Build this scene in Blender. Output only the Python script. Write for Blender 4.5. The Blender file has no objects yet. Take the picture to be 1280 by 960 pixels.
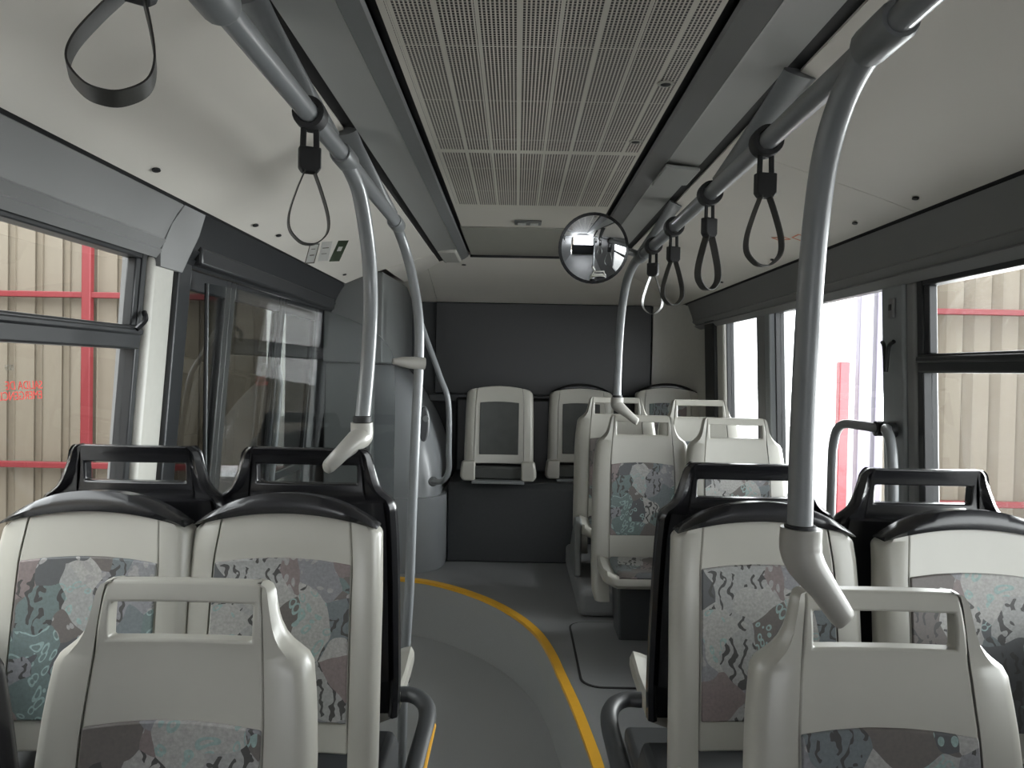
import bpy, bmesh, math, random
from mathutils import Vector, Matrix
random.seed(7)
R = math.radians
scene = bpy.context.scene
COL = scene.collection
F = 960.0

# ------------------------------------------------------------------ camera
fw = Vector((-5/F, 1, -17/F)).normalized()
up0 = (Vector((0, 0, 1)) - fw*fw.z).normalized()
rt0 = fw.cross(up0)
th = R(1.1)
rt = rt0*math.cos(th) + up0*math.sin(th)
up = rt.cross(fw)
cam = bpy.data.cameras.new('camera'); camo = bpy.data.objects.new('camera', cam); COL.objects.link(camo)
m3 = Matrix((rt, up, -fw)).transposed()
camo.matrix_world = Matrix.Translation((0, 0, 1.6)) @ m3.to_4x4()
cam.sensor_width = 36.0; cam.lens = 36.0*F/1280; cam.clip_start = 0.05; cam.clip_end = 200
scene.camera = camo

# ------------------------------------------------------------------ world, light, exposure
w = bpy.data.worlds.new('world'); scene.world = w; w.use_nodes = True
bg = w.node_tree.nodes['Background']; bg.inputs[0].default_value = (0.95, 0.975, 1.0, 1); bg.inputs[1].default_value = 2.6
scene.view_settings.view_transform = 'Standard'; scene.view_settings.look = 'None'
scene.view_settings.gamma = 1; scene.view_settings.use_curve_mapping = False
scene.view_settings.exposure = 1.7
scene.cycles.max_bounces = 12; scene.cycles.diffuse_bounces = 7; scene.cycles.glossy_bounces = 5
scene.cycles.transparent_max_bounces = 16; scene.cycles.sample_clamp_indirect = 6

def area(name, loc, rot, sx, sy, power, color=(1, 1, 1), portal=False):
    l = bpy.data.lights.new(name, 'AREA'); l.shape = 'RECTANGLE'; l.size = sx; l.size_y = sy
    l.energy = power; l.color = color
    o = bpy.data.objects.new(name, l); COL.objects.link(o); o.location = loc; o.rotation_euler = rot
    if portal: l.cycles.is_portal = True
    return o
# daylight from the open hangar gate outside the rear right windows, and through the windscreen
area('gate_daylight', (4.6, 5.2, 2.0), (R(84), 0, R(106)), 4.0, 3.2, 330, (0.95, 0.98, 1.0))

# ------------------------------------------------------------------ materials
def newmat(name):
    m = bpy.data.materials.new(name); m.use_nodes = True
    nt = m.node_tree; nt.nodes.clear()
    out = nt.nodes.new('ShaderNodeOutputMaterial'); p = nt.nodes.new('ShaderNodeBsdfPrincipled')
    nt.links.new(p.outputs[0], out.inputs[0]); return m, nt, p, out
def nd(nt, typ, **kw):
    n = nt.nodes.new(typ)
    for k, v in kw.items(): setattr(n, k, v)
    return n
def math_(nt, op, a, b=None, c=None):
    n = nt.nodes.new('ShaderNodeMath'); n.operation = op
    for i, v in enumerate((a, b, c)):
        if v is None: continue
        if hasattr(v, 'links') or hasattr(v, 'is_linked'): nt.links.new(v, n.inputs[i])
        else: n.inputs[i].default_value = v
    return n.outputs[0]
def mix(nt, fac, a, b):
    n = nt.nodes.new('ShaderNodeMix'); n.data_type = 'RGBA'
    for i, v in ((0, fac), (6, a), (7, b)):
        if hasattr(v, 'is_linked'): nt.links.new(v, n.inputs[i])
        else: n.inputs[i].default_value = v if i == 0 else (*v, 1)[:4]
    return n.outputs[2]
def plain(name, col, rough=0.5, metal=0.0, noise=0.06, scale=40, bump=0.0, coat=0.0, spec=0.5):
    m, nt, p, out = newmat(name)
    tc = nd(nt, 'ShaderNodeTexCoord'); nz = nd(nt, 'ShaderNodeTexNoise'); nz.inputs['Scale'].default_value = scale
    nz.inputs['Detail'].default_value = 3
    nt.links.new(tc.outputs['Object'], nz.inputs['Vector'])
    lo = tuple(c*(1-noise) for c in col); hi = tuple(min(1, c*(1+noise)) for c in col)
    nt.links.new(mix(nt, nz.outputs['Fac'], lo, hi), p.inputs['Base Color'])
    p.inputs['Roughness'].default_value = rough; p.inputs['Metallic'].default_value = metal
    p.inputs['Coat Weight'].default_value = coat; p.inputs['Coat Roughness'].default_value = .1
    p.inputs['Specular IOR Level'].default_value = spec
    if bump:
        b = nd(nt, 'ShaderNodeBump'); b.inputs['Strength'].default_value = bump; b.inputs['Distance'].default_value = .002
        nt.links.new(nz.outputs['Fac'], b.inputs['Height']); nt.links.new(b.outputs[0], p.inputs['Normal'])
    return m
def glass(name, tint=(1, 1, 1), refl=1.0, rough=0.0):
    m, nt, p, out = newmat(name); nt.nodes.remove(p)
    t = nd(nt, 'ShaderNodeBsdfTransparent'); t.inputs[0].default_value = (*tint, 1)
    g = nd(nt, 'ShaderNodeBsdfGlossy'); g.inputs['Roughness'].default_value = rough
    ge = nd(nt, 'ShaderNodeNewGeometry'); dt = nd(nt, 'ShaderNodeVectorMath', operation='DOT_PRODUCT')
    nt.links.new(ge.outputs['Normal'], dt.inputs[0]); nt.links.new(ge.outputs['Incoming'], dt.inputs[1])
    q = math_(nt, 'POWER', math_(nt, 'SUBTRACT', 1, math_(nt, 'ABSOLUTE', dt.outputs['Value'])), 5)
    f = math_(nt, 'MULTIPLY', math_(nt, 'MULTIPLY_ADD', q, .96, .04), refl)
    mx = nd(nt, 'ShaderNodeMixShader'); nt.links.new(f, mx.inputs[0])
    nt.links.new(t.outputs[0], mx.inputs[1]); nt.links.new(g.outputs[0], mx.inputs[2]); nt.links.new(mx.outputs[0], out.inputs[0])
    return m
M = {}
M['cream'] = plain('cream_ceiling_laminate', (.78, .745, .68), .45, noise=.04, scale=3)
M['panel'] = plain('grey_ceiling_laminate', (.36, .365, .35), .4, noise=.04, scale=5)
M['rearpanel'] = plain('olive_grey_rear_ceiling', (.36, .355, .31), .45)
M['strip'] = plain('mid_grey_strip', (.17, .175, .175), .4)
M['cove'] = plain('cove_grey_plastic', (.21, .21, .21), .5, noise=.05, scale=6)
M['black'] = plain('black_rubber', (.012, .012, .013), .6)
M['frame'] = plain('black_window_frame', (.016, .017, .019), .4)
M['blackshell'] = plain('black_gloss_plastic', (.012, .012, .014), .26, coat=.15)
M['shell'] = plain('light_grey_seat_plastic', (.385, .375, .335), .3, noise=.03, scale=20)
M['pillar'] = plain('light_pillar_plastic', (.50, .49, .45), .45)
M['dpillar'] = plain('dark_grey_pillar', (.25, .265, .27), .45)
M['floor'] = plain('grey_vinyl_floor', (.32, .325, .325), .42, noise=.22, scale=260, bump=.15)
M['riser'] = plain('riser_vinyl', (.36, .365, .36), .45, noise=.15, scale=260)
M['floor2'] = plain('dark_grey_vinyl_floor', (.21, .213, .218), .4, noise=.22, scale=260, bump=.15)
M['yellow'] = plain('yellow_edge_strip', (.80, .42, .03), .4)
M['tube'] = plain('grey_coated_tube', (.21, .22, .228), .38, noise=.03, coat=.4)
M['fitting'] = plain('grey_plastic_fitting', (.17, .178, .182), .4)
M['clampgrey'] = plain('warm_grey_plastic_clamp', (.36, .35, .32), .3, noise=.03)
M['strap'] = plain('dark_strap_webbing', (.045, .044, .04), .45, noise=.2, scale=150)
M['rear'] = plain('dark_rear_window_panel', (.012, .013, .014), .42)
M['bench'] = plain('charcoal_bench_covering', (.04, .043, .046), .6, noise=.15, scale=60)
M['tower'] = plain('engine_tower_grey', (.23, .24, .25), .3, noise=.04, scale=6)
M['tower_top'] = plain('engine_tower_upper_grey', (.15, .157, .155), .4, noise=.06, scale=6)
M['dark'] = plain('dark_grey_plastic', (.05, .053, .056), .45)
M['darkfabric'] = plain('plain_dark_fabric', (.055, .058, .055), .8, noise=.25, scale=15)
M['mirror'] = plain('mirror_silver', (.86, .88, .9), .02, metal=1.0, noise=0)
M['chrome'] = plain('brushed_steel', (.55, .56, .57), .25, metal=1.0, noise=.05)
M['red'] = plain('red_painted_steel', (.165, .016, .02), .5, noise=.1)
M['ground'] = plain('hangar_concrete', (.30, .29, .28), .7, noise=.15, scale=4)
M['white'] = plain('white_label', (.75, .75, .72), .5)
M['green'] = plain('dark_green_label', (.06, .085, .05), .5)
M['palered'] = plain('glare_paled_red', (.26, .04, .05), .5)  # lighter than the steel red, outdoor glare washed into the colour
M['palegrey'] = plain('pale_lilac_paint', (.20, .18, .23), .5)
M['redink'] = plain('red_lettering', (.65, .05, .035), .6)
M['greyink'] = plain('grey_lettering', (.16, .15, .12), .6)
M['orangeink'] = plain('orange_lettering', (.75, .28, .16), .6)
M['glass'] = glass('clear_window_glass', (.97, .98, .97))
M['screen'] = glass('draught_screen_glass', (.78, .80, .80), 1.2)
M['doorglass'] = glass('tinted_door_glass', (.34, .345, .33), 1.3)
M['lamp_lens'] = plain('grey_lamp_lens', (.62, .63, .6), .3)

# perforated air duct panel: punched slots, banded
m, nt, p, out = newmat('perforated_ceiling_panel')
tc = nd(nt, 'ShaderNodeTexCoord'); sx = nd(nt, 'ShaderNodeSeparateXYZ'); nt.links.new(tc.outputs['Object'], sx.inputs[0])
X, Y = sx.outputs[0], sx.outputs[1]
slx = math_(nt, 'LESS_THAN', math_(nt, 'FRACT', math_(nt, 'MULTIPLY', X, 1/.0090)), .56)
sly = math_(nt, 'LESS_THAN', math_(nt, 'FRACT', math_(nt, 'MULTIPLY', Y, 1/.0115)), .80)
bandx = math_(nt, 'LESS_THAN', math_(nt, 'FRACT', math_(nt, 'MULTIPLY', math_(nt, 'ADD', X, .003), 1/.086)), .90)
bandy = math_(nt, 'LESS_THAN', math_(nt, 'FRACT', math_(nt, 'MULTIPLY', Y, 1/.345)), .985)
msk = math_(nt, 'MULTIPLY', math_(nt, 'MULTIPLY', slx, sly), math_(nt, 'MULTIPLY', bandx, bandy))
ends = math_(nt, 'LESS_THAN', Y, 3.36)
e1 = math_(nt, 'GREATER_THAN', X, -.275); e2 = math_(nt, 'LESS_THAN', X, .385)
jn = math_(nt, 'GREATER_THAN', math_(nt, 'ABSOLUTE', math_(nt, 'SUBTRACT', Y, 2.545)), .02)
msk = math_(nt, 'MULTIPLY', msk, math_(nt, 'MULTIPLY', math_(nt, 'MULTIPLY', ends, jn), math_(nt, 'MULTIPLY', e1, e2)))
nt.links.new(mix(nt, msk, (.68, .65, .58), (.035, .028, .024)), p.inputs['Base Color'])
p.inputs['Roughness'].default_value = .5
M['perf'] = m

# hangar sheet cladding
m, nt, p, out = newmat('beige_hangar_cladding')
tc = nd(nt, 'ShaderNodeTexCoord'); nz = nd(nt, 'ShaderNodeTexNoise'); nz.inputs['Scale'].default_value = 1.3; nz.inputs['Detail'].default_value = 5
mp = nd(nt, 'ShaderNodeMapping'); mp.inputs['Scale'].default_value = (3, 1, .5)
nt.links.new(tc.outputs['Object'], mp.inputs[0]); nt.links.new(mp.outputs[0], nz.inputs['Vector'])
nt.links.new(mix(nt, nz.outputs['Fac'], (.135, .112, .082), (.19, .164, .127)), p.inputs['Base Color']); p.inputs['Roughness'].default_value = .6
M['clad'] = m

# printed seat fabric: big patches, each with its own small motif
def fabric(name, seed, gain=1.0):
    m, nt, p, out = newmat(name)
    tc = nd(nt, 'ShaderNodeTexCoord'); mp = nd(nt, 'ShaderNodeMapping')
    mp.inputs['Location'].default_value = (seed*3.17, seed*1.3, seed*2.71); nt.links.new(tc.outputs['Object'], mp.inputs[0])
    V = mp.outputs[0]
    def noise(s, d=2, dist=0):
        n = nd(nt, 'ShaderNodeTexNoise'); n.inputs['Scale'].default_value = s; n.inputs['Detail'].default_value = d
        n.inputs['Distortion'].default_value = dist; nt.links.new(V, n.inputs['Vector']); return n
    nz = noise(9, 1)
    va = nd(nt, 'ShaderNodeVectorMath', operation='SCALE'); va.inputs['Scale'].default_value = .12; nt.links.new(nz.outputs['Color'], va.inputs[0])
    vb = nd(nt, 'ShaderNodeVectorMath', operation='ADD'); nt.links.new(V, vb.inputs[0]); nt.links.new(va.outputs[0], vb.inputs[1])
    def voro(s, feat='F1', vec=None):
        v = nd(nt, 'ShaderNodeTexVoronoi'); v.feature = feat; v.inputs['Scale'].default_value = s
        nt.links.new(vec or V, v.inputs['Vector']); return v
    big = voro(10, vec=vb.outputs[0]); seps = nd(nt, 'ShaderNodeSeparateColor'); nt.links.new(big.outputs['Color'], seps.inputs[0])
    r = nd(nt, 'ShaderNodeValToRGB'); r.color_ramp.interpolation = 'CONSTANT'
    cols = [(.08, .085, .09), (.36, .36, .35), (.16, .185, .195), (.14, .19, .185), (.42, .41, .39), (.23, .18, .175), (.25, .25, .265), (.14, .12, .11)]
    els = r.color_ramp.elements; els[0].position = 0; els[0].color = (*cols[0], 1); els[1].position = .125; els[1].color = (*cols[1], 1)
    for i in range(2, 8):
        e = els.new(i*.125); e.color = (*cols[i], 1)
    nt.links.new(seps.outputs[0], r.inputs[0])
    # motif one: brush strokes
    wv = nd(nt, 'ShaderNodeTexWave'); wv.inputs['Scale'].default_value = 12; wv.inputs['Distortion'].default_value = 8; wv.inputs['Detail'].default_value = 1.5
    wv.inputs['Detail Scale'].default_value = 2.5; nt.links.new(V, wv.inputs['Vector'])
    bk = noise(26, 1)
    strokes = math_(nt, 'MULTIPLY', math_(nt, 'GREATER_THAN', wv.outputs['Fac'], .72), math_(nt, 'GREATER_THAN', bk.outputs['Fac'], .47))
    # motif two: pebbles
    pb = voro(38, 'F1', vb.outputs[0]); peb = math_(nt, 'LESS_THAN', pb.outputs['Distance'], .36)
    rings = math_(nt, 'MULTIPLY', math_(nt, 'LESS_THAN', pb.outputs['Distance'], .42), math_(nt, 'GREATER_THAN', pb.outputs['Distance'], .27))
    selA = math_(nt, 'LESS_THAN', seps.outputs[1], .40)
    selB = math_(nt, 'GREATER_THAN', seps.outputs[1], .66)
    selC = math_(nt, 'GREATER_THAN', seps.outputs[2], .55)
    c = mix(nt, math_(nt, 'MULTIPLY', strokes, selA), r.outputs[0], (.045, .042, .04))
    c = mix(nt, math_(nt, 'MULTIPLY', math_(nt, 'MULTIPLY', peb, selB), math_(nt, 'SUBTRACT', 1, selC)), c, (.36, .35, .34))
    c = mix(nt, math_(nt, 'MULTIPLY', math_(nt, 'MULTIPLY', rings, selB), selC), c, (.30, .42, .40))
    sp = noise(160, 2)
    c2 = mix(nt, math_(nt, 'MULTIPLY', sp.outputs['Fac'], .62), c, (.06, .06, .06))
    nt.links.new(c2, p.inputs['Base Color']); p.inputs['Roughness'].default_value = .55
    return m
M['fabric0'] = fabric('seat_fabric_print_strokes', 1)
M['fabric1'] = fabric('seat_fabric_print_pebbles', 4)
M['fabric2'] = fabric('seat_fabric_print_rings', 9)
M['fabric3'] = fabric('seat_fabric_print_patches', 15)

# ------------------------------------------------------------------ mesh helpers
def link(name, bm, mat, parent=None, smooth=40, bevel=0, seg=2, kind=None):
    bmesh.ops.recalc_face_normals(bm, faces=bm.faces)
    me = bpy.data.meshes.new(name); bm.to_mesh(me); bm.free()
    me.materials.append(mat if not isinstance(mat, str) else M[mat])
    if smooth:
        me.polygons.foreach_set('use_smooth', [True]*len(me.polygons)); me.set_sharp_from_angle(angle=R(smooth))
    o = bpy.data.objects.new(name, me); COL.objects.link(o)
    if parent: o.parent = parent
    if bevel:
        b = o.modifiers.new('bevel', 'BEVEL'); b.width = bevel; b.segments = seg; b.limit_method = 'ANGLE'; b.angle_limit = R(35)
    if kind: o['kind'] = kind
    return o
def tag(o, label, cat, group=None):
    o['label'] = label; o['category'] = cat
    if group: o['group'] = group
    return o
def empty(name, loc, rz=0, label=None, cat=None, group=None):
    o = bpy.data.objects.new(name, None); COL.objects.link(o); o.location = loc; o.rotation_euler = (0, 0, rz)
    o.empty_display_size = .1
    if label: tag(o, label, cat, group)
    return o
def box(bm, x0, x1, y0, y1, z0, z1):
    v = [bm.verts.new(c) for c in ((x0,y0,z0),(x1,y0,z0),(x1,y1,z0),(x0,y1,z0),(x0,y0,z1),(x1,y0,z1),(x1,y1,z1),(x0,y1,z1))]
    for f in ((0,3,2,1),(4,5,6,7),(0,1,5,4),(1,2,6,5),(2,3,7,6),(3,0,4,7)): bm.faces.new([v[i] for i in f])
def loft(bm, loops, closed=True, caps=True):
    rings = [[bm.verts.new(p) for p in L] for L in loops]
    n = len(rings[0])
    for a, b in zip(rings, rings[1:]):
        for i in range(n if closed else n-1):
            j = (i+1) % n
            bm.faces.new((a[i], a[j], b[j], b[i]))
    if caps and closed:
        bm.faces.new(rings[0][::-1]); bm.faces.new(rings[-1])
def extrude(bm, pts, d):
    """closed 3D outline pushed along d"""
    d = Vector(d); loft(bm, [pts, [tuple(Vector(p)+d) for p in pts]])
def catmull(pts, n=8):
    P = [Vector(p) for p in pts]; P = [P[0]*2-P[1]] + P + [P[-1]*2-P[-2]]; o = []
    for i in range(1, len(P)-2):
        for k in range(n):
            t = k/n; a, b, c, d = P[i-1:i+3]
            o.append(.5*((2*b)+(c-a)*t+(2*a-5*b+4*c-d)*t*t+(3*b-a-3*c+d)*t**3))
    o.append(P[-2]); return o
def tube(bm, pts, r, n=14, cap=True, ry=None):
    """swept tube; r number or list per point; ry flattens the second axis"""
    P = [Vector(p) for p in pts]
    T = [(P[min(i+1, len(P)-1)]-P[max(i-1, 0)]).normalized() for i in range(len(P))]
    a = Vector((0, 0, 1)) if abs(T[0].z) < .9 else Vector((1, 0, 0))
    N = (a - T[0]*a.dot(T[0])).normalized(); loops = []
    for i, (p, t) in enumerate(zip(P, T)):
        N = (N - t*N.dot(t)).normalized(); B = t.cross(N)
        q = r[i] if isinstance(r, (list, tuple)) else r
        q2 = q if ry is None else (ry[i] if isinstance(ry, (list, tuple)) else ry)
        loops.append([p + N*q*math.cos(2*math.pi*k/n) + B*q2*math.sin(2*math.pi*k/n) for k in range(n)])
    loft(bm, loops, True, cap)
def lathe(bm, prof, mat=Matrix.Identity(4), n=28):
    loops = [[mat @ Vector((r*math.cos(2*math.pi*k/n), r*math.sin(2*math.pi*k/n), z)) for k in range(n)] for r, z in prof]
    loft(bm, loops)
def lerp(tab, t):
    if t <= tab[0][0]: return tab[0][1]
    for (a, va), (b, vb) in zip(tab, tab[1:]):
        if t <= b: return va + (vb-va)*(t-a)/(b-a)
    return tab[-1][1]
def B(): return bmesh.new()
def children(o): return [c for c in COL.objects if c.parent == o]
def copy_tree(o, parent=None):
    c = o.copy(); COL.objects.link(c)
    if parent: c.parent = parent
    for ch in children(o): copy_tree(ch, c)
    return c
def struct(name, bm, mat, **k): return link(name, bm, mat, kind='structure', **k)

# ------------------------------------------------------------------ bus shell
Y0, Y1 = -5.2, 5.72
def profile(name, pts, mat, y0=Y0, y1=Y1, thick=.02, side=1, kind='structure', parent=None):
    """long panel whose cross section follows pts (x,z), thickened outward/up"""
    bm = B(); up_ = []
    for i, (x, z) in enumerate(pts):
        a = Vector(pts[max(i-1, 0)]); b = Vector(pts[min(i+1, len(pts)-1)]); t = (b-a).normalized()
        nx, nz = -t.y, t.x
        if nz < 0 or (abs(nz) < .05 and nx*side < 0): nx, nz = -nx, -nz
        up_.append((x+nx*thick, z+nz*thick))
    L = list(pts)+up_[::-1]
    extrude(bm, [(x, y0, z) for x, z in L], (0, y1-y0, 0))
    return link(name, bm, mat, parent=parent, kind=kind, smooth=30)
ZC = 2.32
HX = 4.77   # where the sloping rear header starts
# central perforated duct panel and its plain rear extension
bm = B(); box(bm, -.29, .395, Y0, 3.87, ZC, ZC+.02); struct('ceiling', bm, 'perf', smooth=0)
bm = B(); box(bm, -.295, .40, 3.875, 4.80, ZC-.006, ZC+.02); struct('ceiling_rear_panel', bm, 'rearpanel', bevel=.003)
bm = B(); box(bm, -1.25, 1.45, Y0-.06, Y1+.06, 2.39, 2.43); struct('roof', bm, 'dark')
for s, xs in ((-1, (-.29, -.31, -.355, -.47, -.50, -.515)), (1, (.395, .415, .48, .585, .612, .63))):
    side = 'left' if s < 0 else 'right'
    profile('trim_'+('1' if s < 0 else '2'), [(xs[0]+s*.002, ZC+.012), (xs[1], ZC+.012)], 'black', y1=4.80, thick=.01)
    profile('ceiling_strip_'+side, [(xs[1], ZC-.004), (xs[1]+s*.006, ZC-.012), (xs[2], 2.292)], 'strip' if s < 0 else 'cove', y1=4.86)
    profile('ceiling_panel_'+side, [(xs[2]+s*.001, 2.292), (xs[2]+s*.01, 2.294), (xs[3], 2.280)], 'panel', y1=4.93)
    profile('trim_'+('3' if s < 0 else '4'), [(xs[3], 2.292), (xs[5], 2.284)], 'black', y1=4.95, thick=.01)
# small return at the end of the side ceiling panels, a lighter moulded block
bm = B(); box(bm, -.47, -.36, 4.45, 4.86, 2.272, 2.30); struct('ceiling_end_block', bm, 'pillar', bevel=.01)
bm = B(); extrude(bm, [(.475, 2.52, 2.284), (.588, 2.52, 2.274), (.588, 2.72, 2.274), (.475, 2.78, 2.284)], (0, 0, -.012)); struct('ceiling_reflection_lump', bm, 'panel', bevel=.004)  # thin raised plate shaped to stand for light reflections on the panel
# cream side ceiling panels
cl = [(-.505, 2.277), (-.62, 2.242), (-.80, 2.180), (-.93, 2.135), (-1.02, 2.096)]
cr = [(.620, 2.277), (.74, 2.242), (.92, 2.185), (1.07, 2.135), (1.18, 2.094)]
profile('ceiling_cream_left', cl, 'cream', y1=4.55)
# left cream ceiling has its own wedge beside the engine tower
bm = B(); zf = lambda x: lerp([(-1.02, 2.096), (-.93, 2.135), (-.80, 2.18), (-.62, 2.242), (-.505, 2.277)], x)
pts = [(-.505, 4.553), (-.784, 4.553), (-.775, 5.25), (-.505, 4.90)]
extrude(bm, [(x, y, zf(x)) for x, y in pts], (0, 0, .02)); struct('ceiling_cream_wedge', bm, 'cream', smooth=0)
profile('ceiling_cream_right', cr, 'cream', y1=2.30)
bm = B()
profile('ceiling_cream_right_rear', cr, 'cream', y0=2.303, y1=Y1-.02); bm.free()
# cream / cove shadow gap
profile('trim_5', [(-1.012, 2.108), (-1.045, 2.085)], 'black', y1=4.55, thick=.008)
profile('trim_6', [(1.172, 2.106), (1.205, 2.085)], 'black', y1=Y1-.05, thick=.008)
# grey cove above the windows, with two mould lines
coveL = [(-1.03, 2.088), (-1.05, 2.06), (-1.072, 2.02), (-1.088, 1.985), (-1.082, 1.978), (-1.10, 1.955), (-1.094, 1.948), (-1.112, 1.925)]
coveR = [(1.19, 2.086), (1.205, 2.05), (1.222, 2.005), (1.232, 1.972), (1.226, 1.965), (1.246, 1.94), (1.238, 1.932), (1.262, 1.905)]
profile('cove_left', coveL, 'cove', y1=2.36, side=-1)
profile('cove_left_rear', [(x+.004, z) for x, z in coveL], 'frame', y0=2.52, y1=4.56, side=-1)
# moulded cove end piece that turns down into the left pillar
bm = B()
loops = []
for i in range(9):
    q = i/8; y = 2.362+.155*q
    loops.append([(-1.026, y, 2.088), (-1.066+.02*q, y, 2.03-.01*q), (-1.10+.02*q*q, y, 1.945-.0*q), (-1.10, y, 1.90-.0*q), (-1.14, y, 1.90), (-1.14, y, 2.088)])
loft(bm, loops); struct('cove_end_left', bm, 'cove', smooth=60)
profile('cove_right', coveR, 'cove', y1=3.24, side=1)
profile('cove_right_rear', coveR, 'cove', y0=3.244, y1=5.40, side=1)
# rear header sloping down to the rear window
def header(name, x0, x1, mat):
    bm = B()
    pts = [(4.80, 2.314), (5.66, 2.096), (5.72, 2.096), (5.72, 2.34), (4.80, 2.34)]
    extrude(bm, [(x0, y, z) for y, z in pts], (x1-x0, 0, 0)); return struct(name, bm, mat, smooth=0)
header('rear_header', -.588, 1.20, 'cream'); header('rear_header_corner', -1.00, -.592, 'cream')
bm = B(); box(bm, -.30, .40, 4.785, 4.80, 2.30, 2.315); struct('trim_7', bm, 'black', smooth=0)
# rear wall: black window panel, dark lower wall, right corner post
bm = B(); box(bm, -1.45, 1.5, 5.72, 5.78, 0, 2.40); struct('wall_rear', bm, 'bench', smooth=0)
bm = B(); box(bm, -.60, .99, 5.66, 5.70, 1.42, 2.094); struct('window_1', bm, 'rear', bevel=.006)
bm = B(); box(bm, -.64, .9, 5.63, 5.70, 1.36, 1.42); struct('trim_8', bm, 'dark', bevel=.01)
bm = B()
L = []
for k in range(11):
    a = k/10*R(90); L.append((1.00+.28*math.sin(a), 5.66-.56*(1-math.cos(a))))
lo = [[(x, y, z) for x, y in L]+[(1.34, 5.1, z), (1.34, 5.70, z), (1.0, 5.70, z)] for z in (1.0, 2.093)]
loft(bm, lo); struct('wall_rear_corner', bm, 'pillar')
# side walls with window openings
def sidewall(name, s, xin, xout, holes, y0=Y0, y1=Y1):
    """wall with openings [(y0,y1,z0,z1)], built as slabs joined into one wall"""
    bm = B(); ys = sorted({y0, y1, *[h[0] for h in holes], *[h[1] for h in holes]})
    for a, b in zip(ys, ys[1:]):
        hs = sorted([h for h in holes if h[0] <= a and h[1] >= b], key=lambda h: h[2]); z = 0
        for h in hs+[(0, 0, 2.40, 2.40)]:
            if h[2] > z+1e-4: box(bm, min(xin, xout), max(xin, xout), a, b, z, h[2])
            z = h[3]
    bmesh.ops.remove_doubles(bm, verts=bm.verts, dist=1e-5)
    return struct(name, bm, 'cove', smooth=0)
sidewall('wall_left', -1, -1.15, -1.172, [(.75, 2.33, 1.0, 1.95), (2.58, 4.4, .12, 1.95)])
sidewall('wall_right', 1, 1.295, 1.318, [(.75, 2.46, 1.0, 1.93), (2.66, 3.86, 1.0, 1.93), (4.08, 4.74, 1.0, 1.93)])
# front of the bus, behind the camera: windscreen wall
bm = B(); box(bm, -1.2, 1.35, Y0-.06, Y0, 0, 1.10); box(bm, -1.2, 1.35, Y0-.06, Y0, 2.15, 2.40)
box(bm, -1.2, -1.08, Y0-.06, Y0, .75, 2.15); box(bm, 1.22, 1.35, Y0-.06, Y0, .75, 2.15); struct('wall_front', bm, 'dark', smooth=0)
# floors
bm = B(); box(bm, -1.45, 1.5, Y0, Y1, -.06, 0); struct('floor', bm, 'floor', smooth=0)
edge = catmull([(-1.24, 4.64, 0), (-.67, 4.585, 0), (-.423, 4.48, 0), (-.177, 4.245, 0), (.002, 3.974, 0), (.115, 3.70, 0), (.172, 3.44, 0), (.206, 3.169, 0), (.243, 2.868, 0), (.268, 2.591, 0), (.279, 2.434, 0), (.284, 2.2, 0), (.285, 1.9, 0)], 6)
bm = B(); out_ = [(p.x, p.y) for p in edge]+[(1.36, 1.9), (1.36, 5.70), (-1.24, 5.70)]
extrude(bm, [(x, y, 0.001) for x, y in out_], (0, 0, .334)); struct('floor_platform', bm, 'floor2', smooth=30)
# riser cladding, slightly lighter vinyl coved up the step
def offs(pts, d):
    o = []
    for i, p in enumerate(pts):
        t = (pts[min(i+1, len(pts)-1)]-pts[max(i-1, 0)]).normalized(); o.append(Vector((p.x-t.y*-d, p.y-t.x*d, 0)))
    return o
a = offs(edge, .004); b = offs(edge, .0015)
bm = B(); loft(bm, [[(p.x, p.y, .001), (p.x, p.y, .333), (q.x, q.y, .333), (q.x, q.y, .001)] for p, q in zip(a, b)]); struct('floor_riser', bm, 'riser')
a = offs(edge, .010); b = offs(edge, -.026)
bm = B(); loft(bm, [[(p.x, p.y, .322), (p.x, p.y, .339), (q.x, q.y, .3415), (q.x, q.y, .3355)] for p, q in zip(a, b)])
tag(link('step_edge_strip', bm, 'yellow', smooth=50), 'long curved yellow edging strip along the step in the grey floor', 'step edging')
# raised deck beneath the rear rows and the bench
bm = B(); pts = [(.345, 3.93), (1.29, 3.93), (1.29, 5.02), (.345, 5.02)]
extrude(bm, [(x, y, .336) for x, y in pts], (0, 0, .14)); struct('floor_podium', bm, 'floor2', bevel=.03, seg=4)
# wheel box podiums under the back-to-back seats
bm = B(); box(bm, -1.15, -.30, 1.62, 2.5, .001, .22); struct('floor_podium_left', bm, 'dark', bevel=.03, seg=3)
bm = B(); box(bm, .39, 1.295, 1.66, 2.6, .336, .40); struct('floor_podium_right', bm, 'dark', bevel=.02, seg=3)

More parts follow.
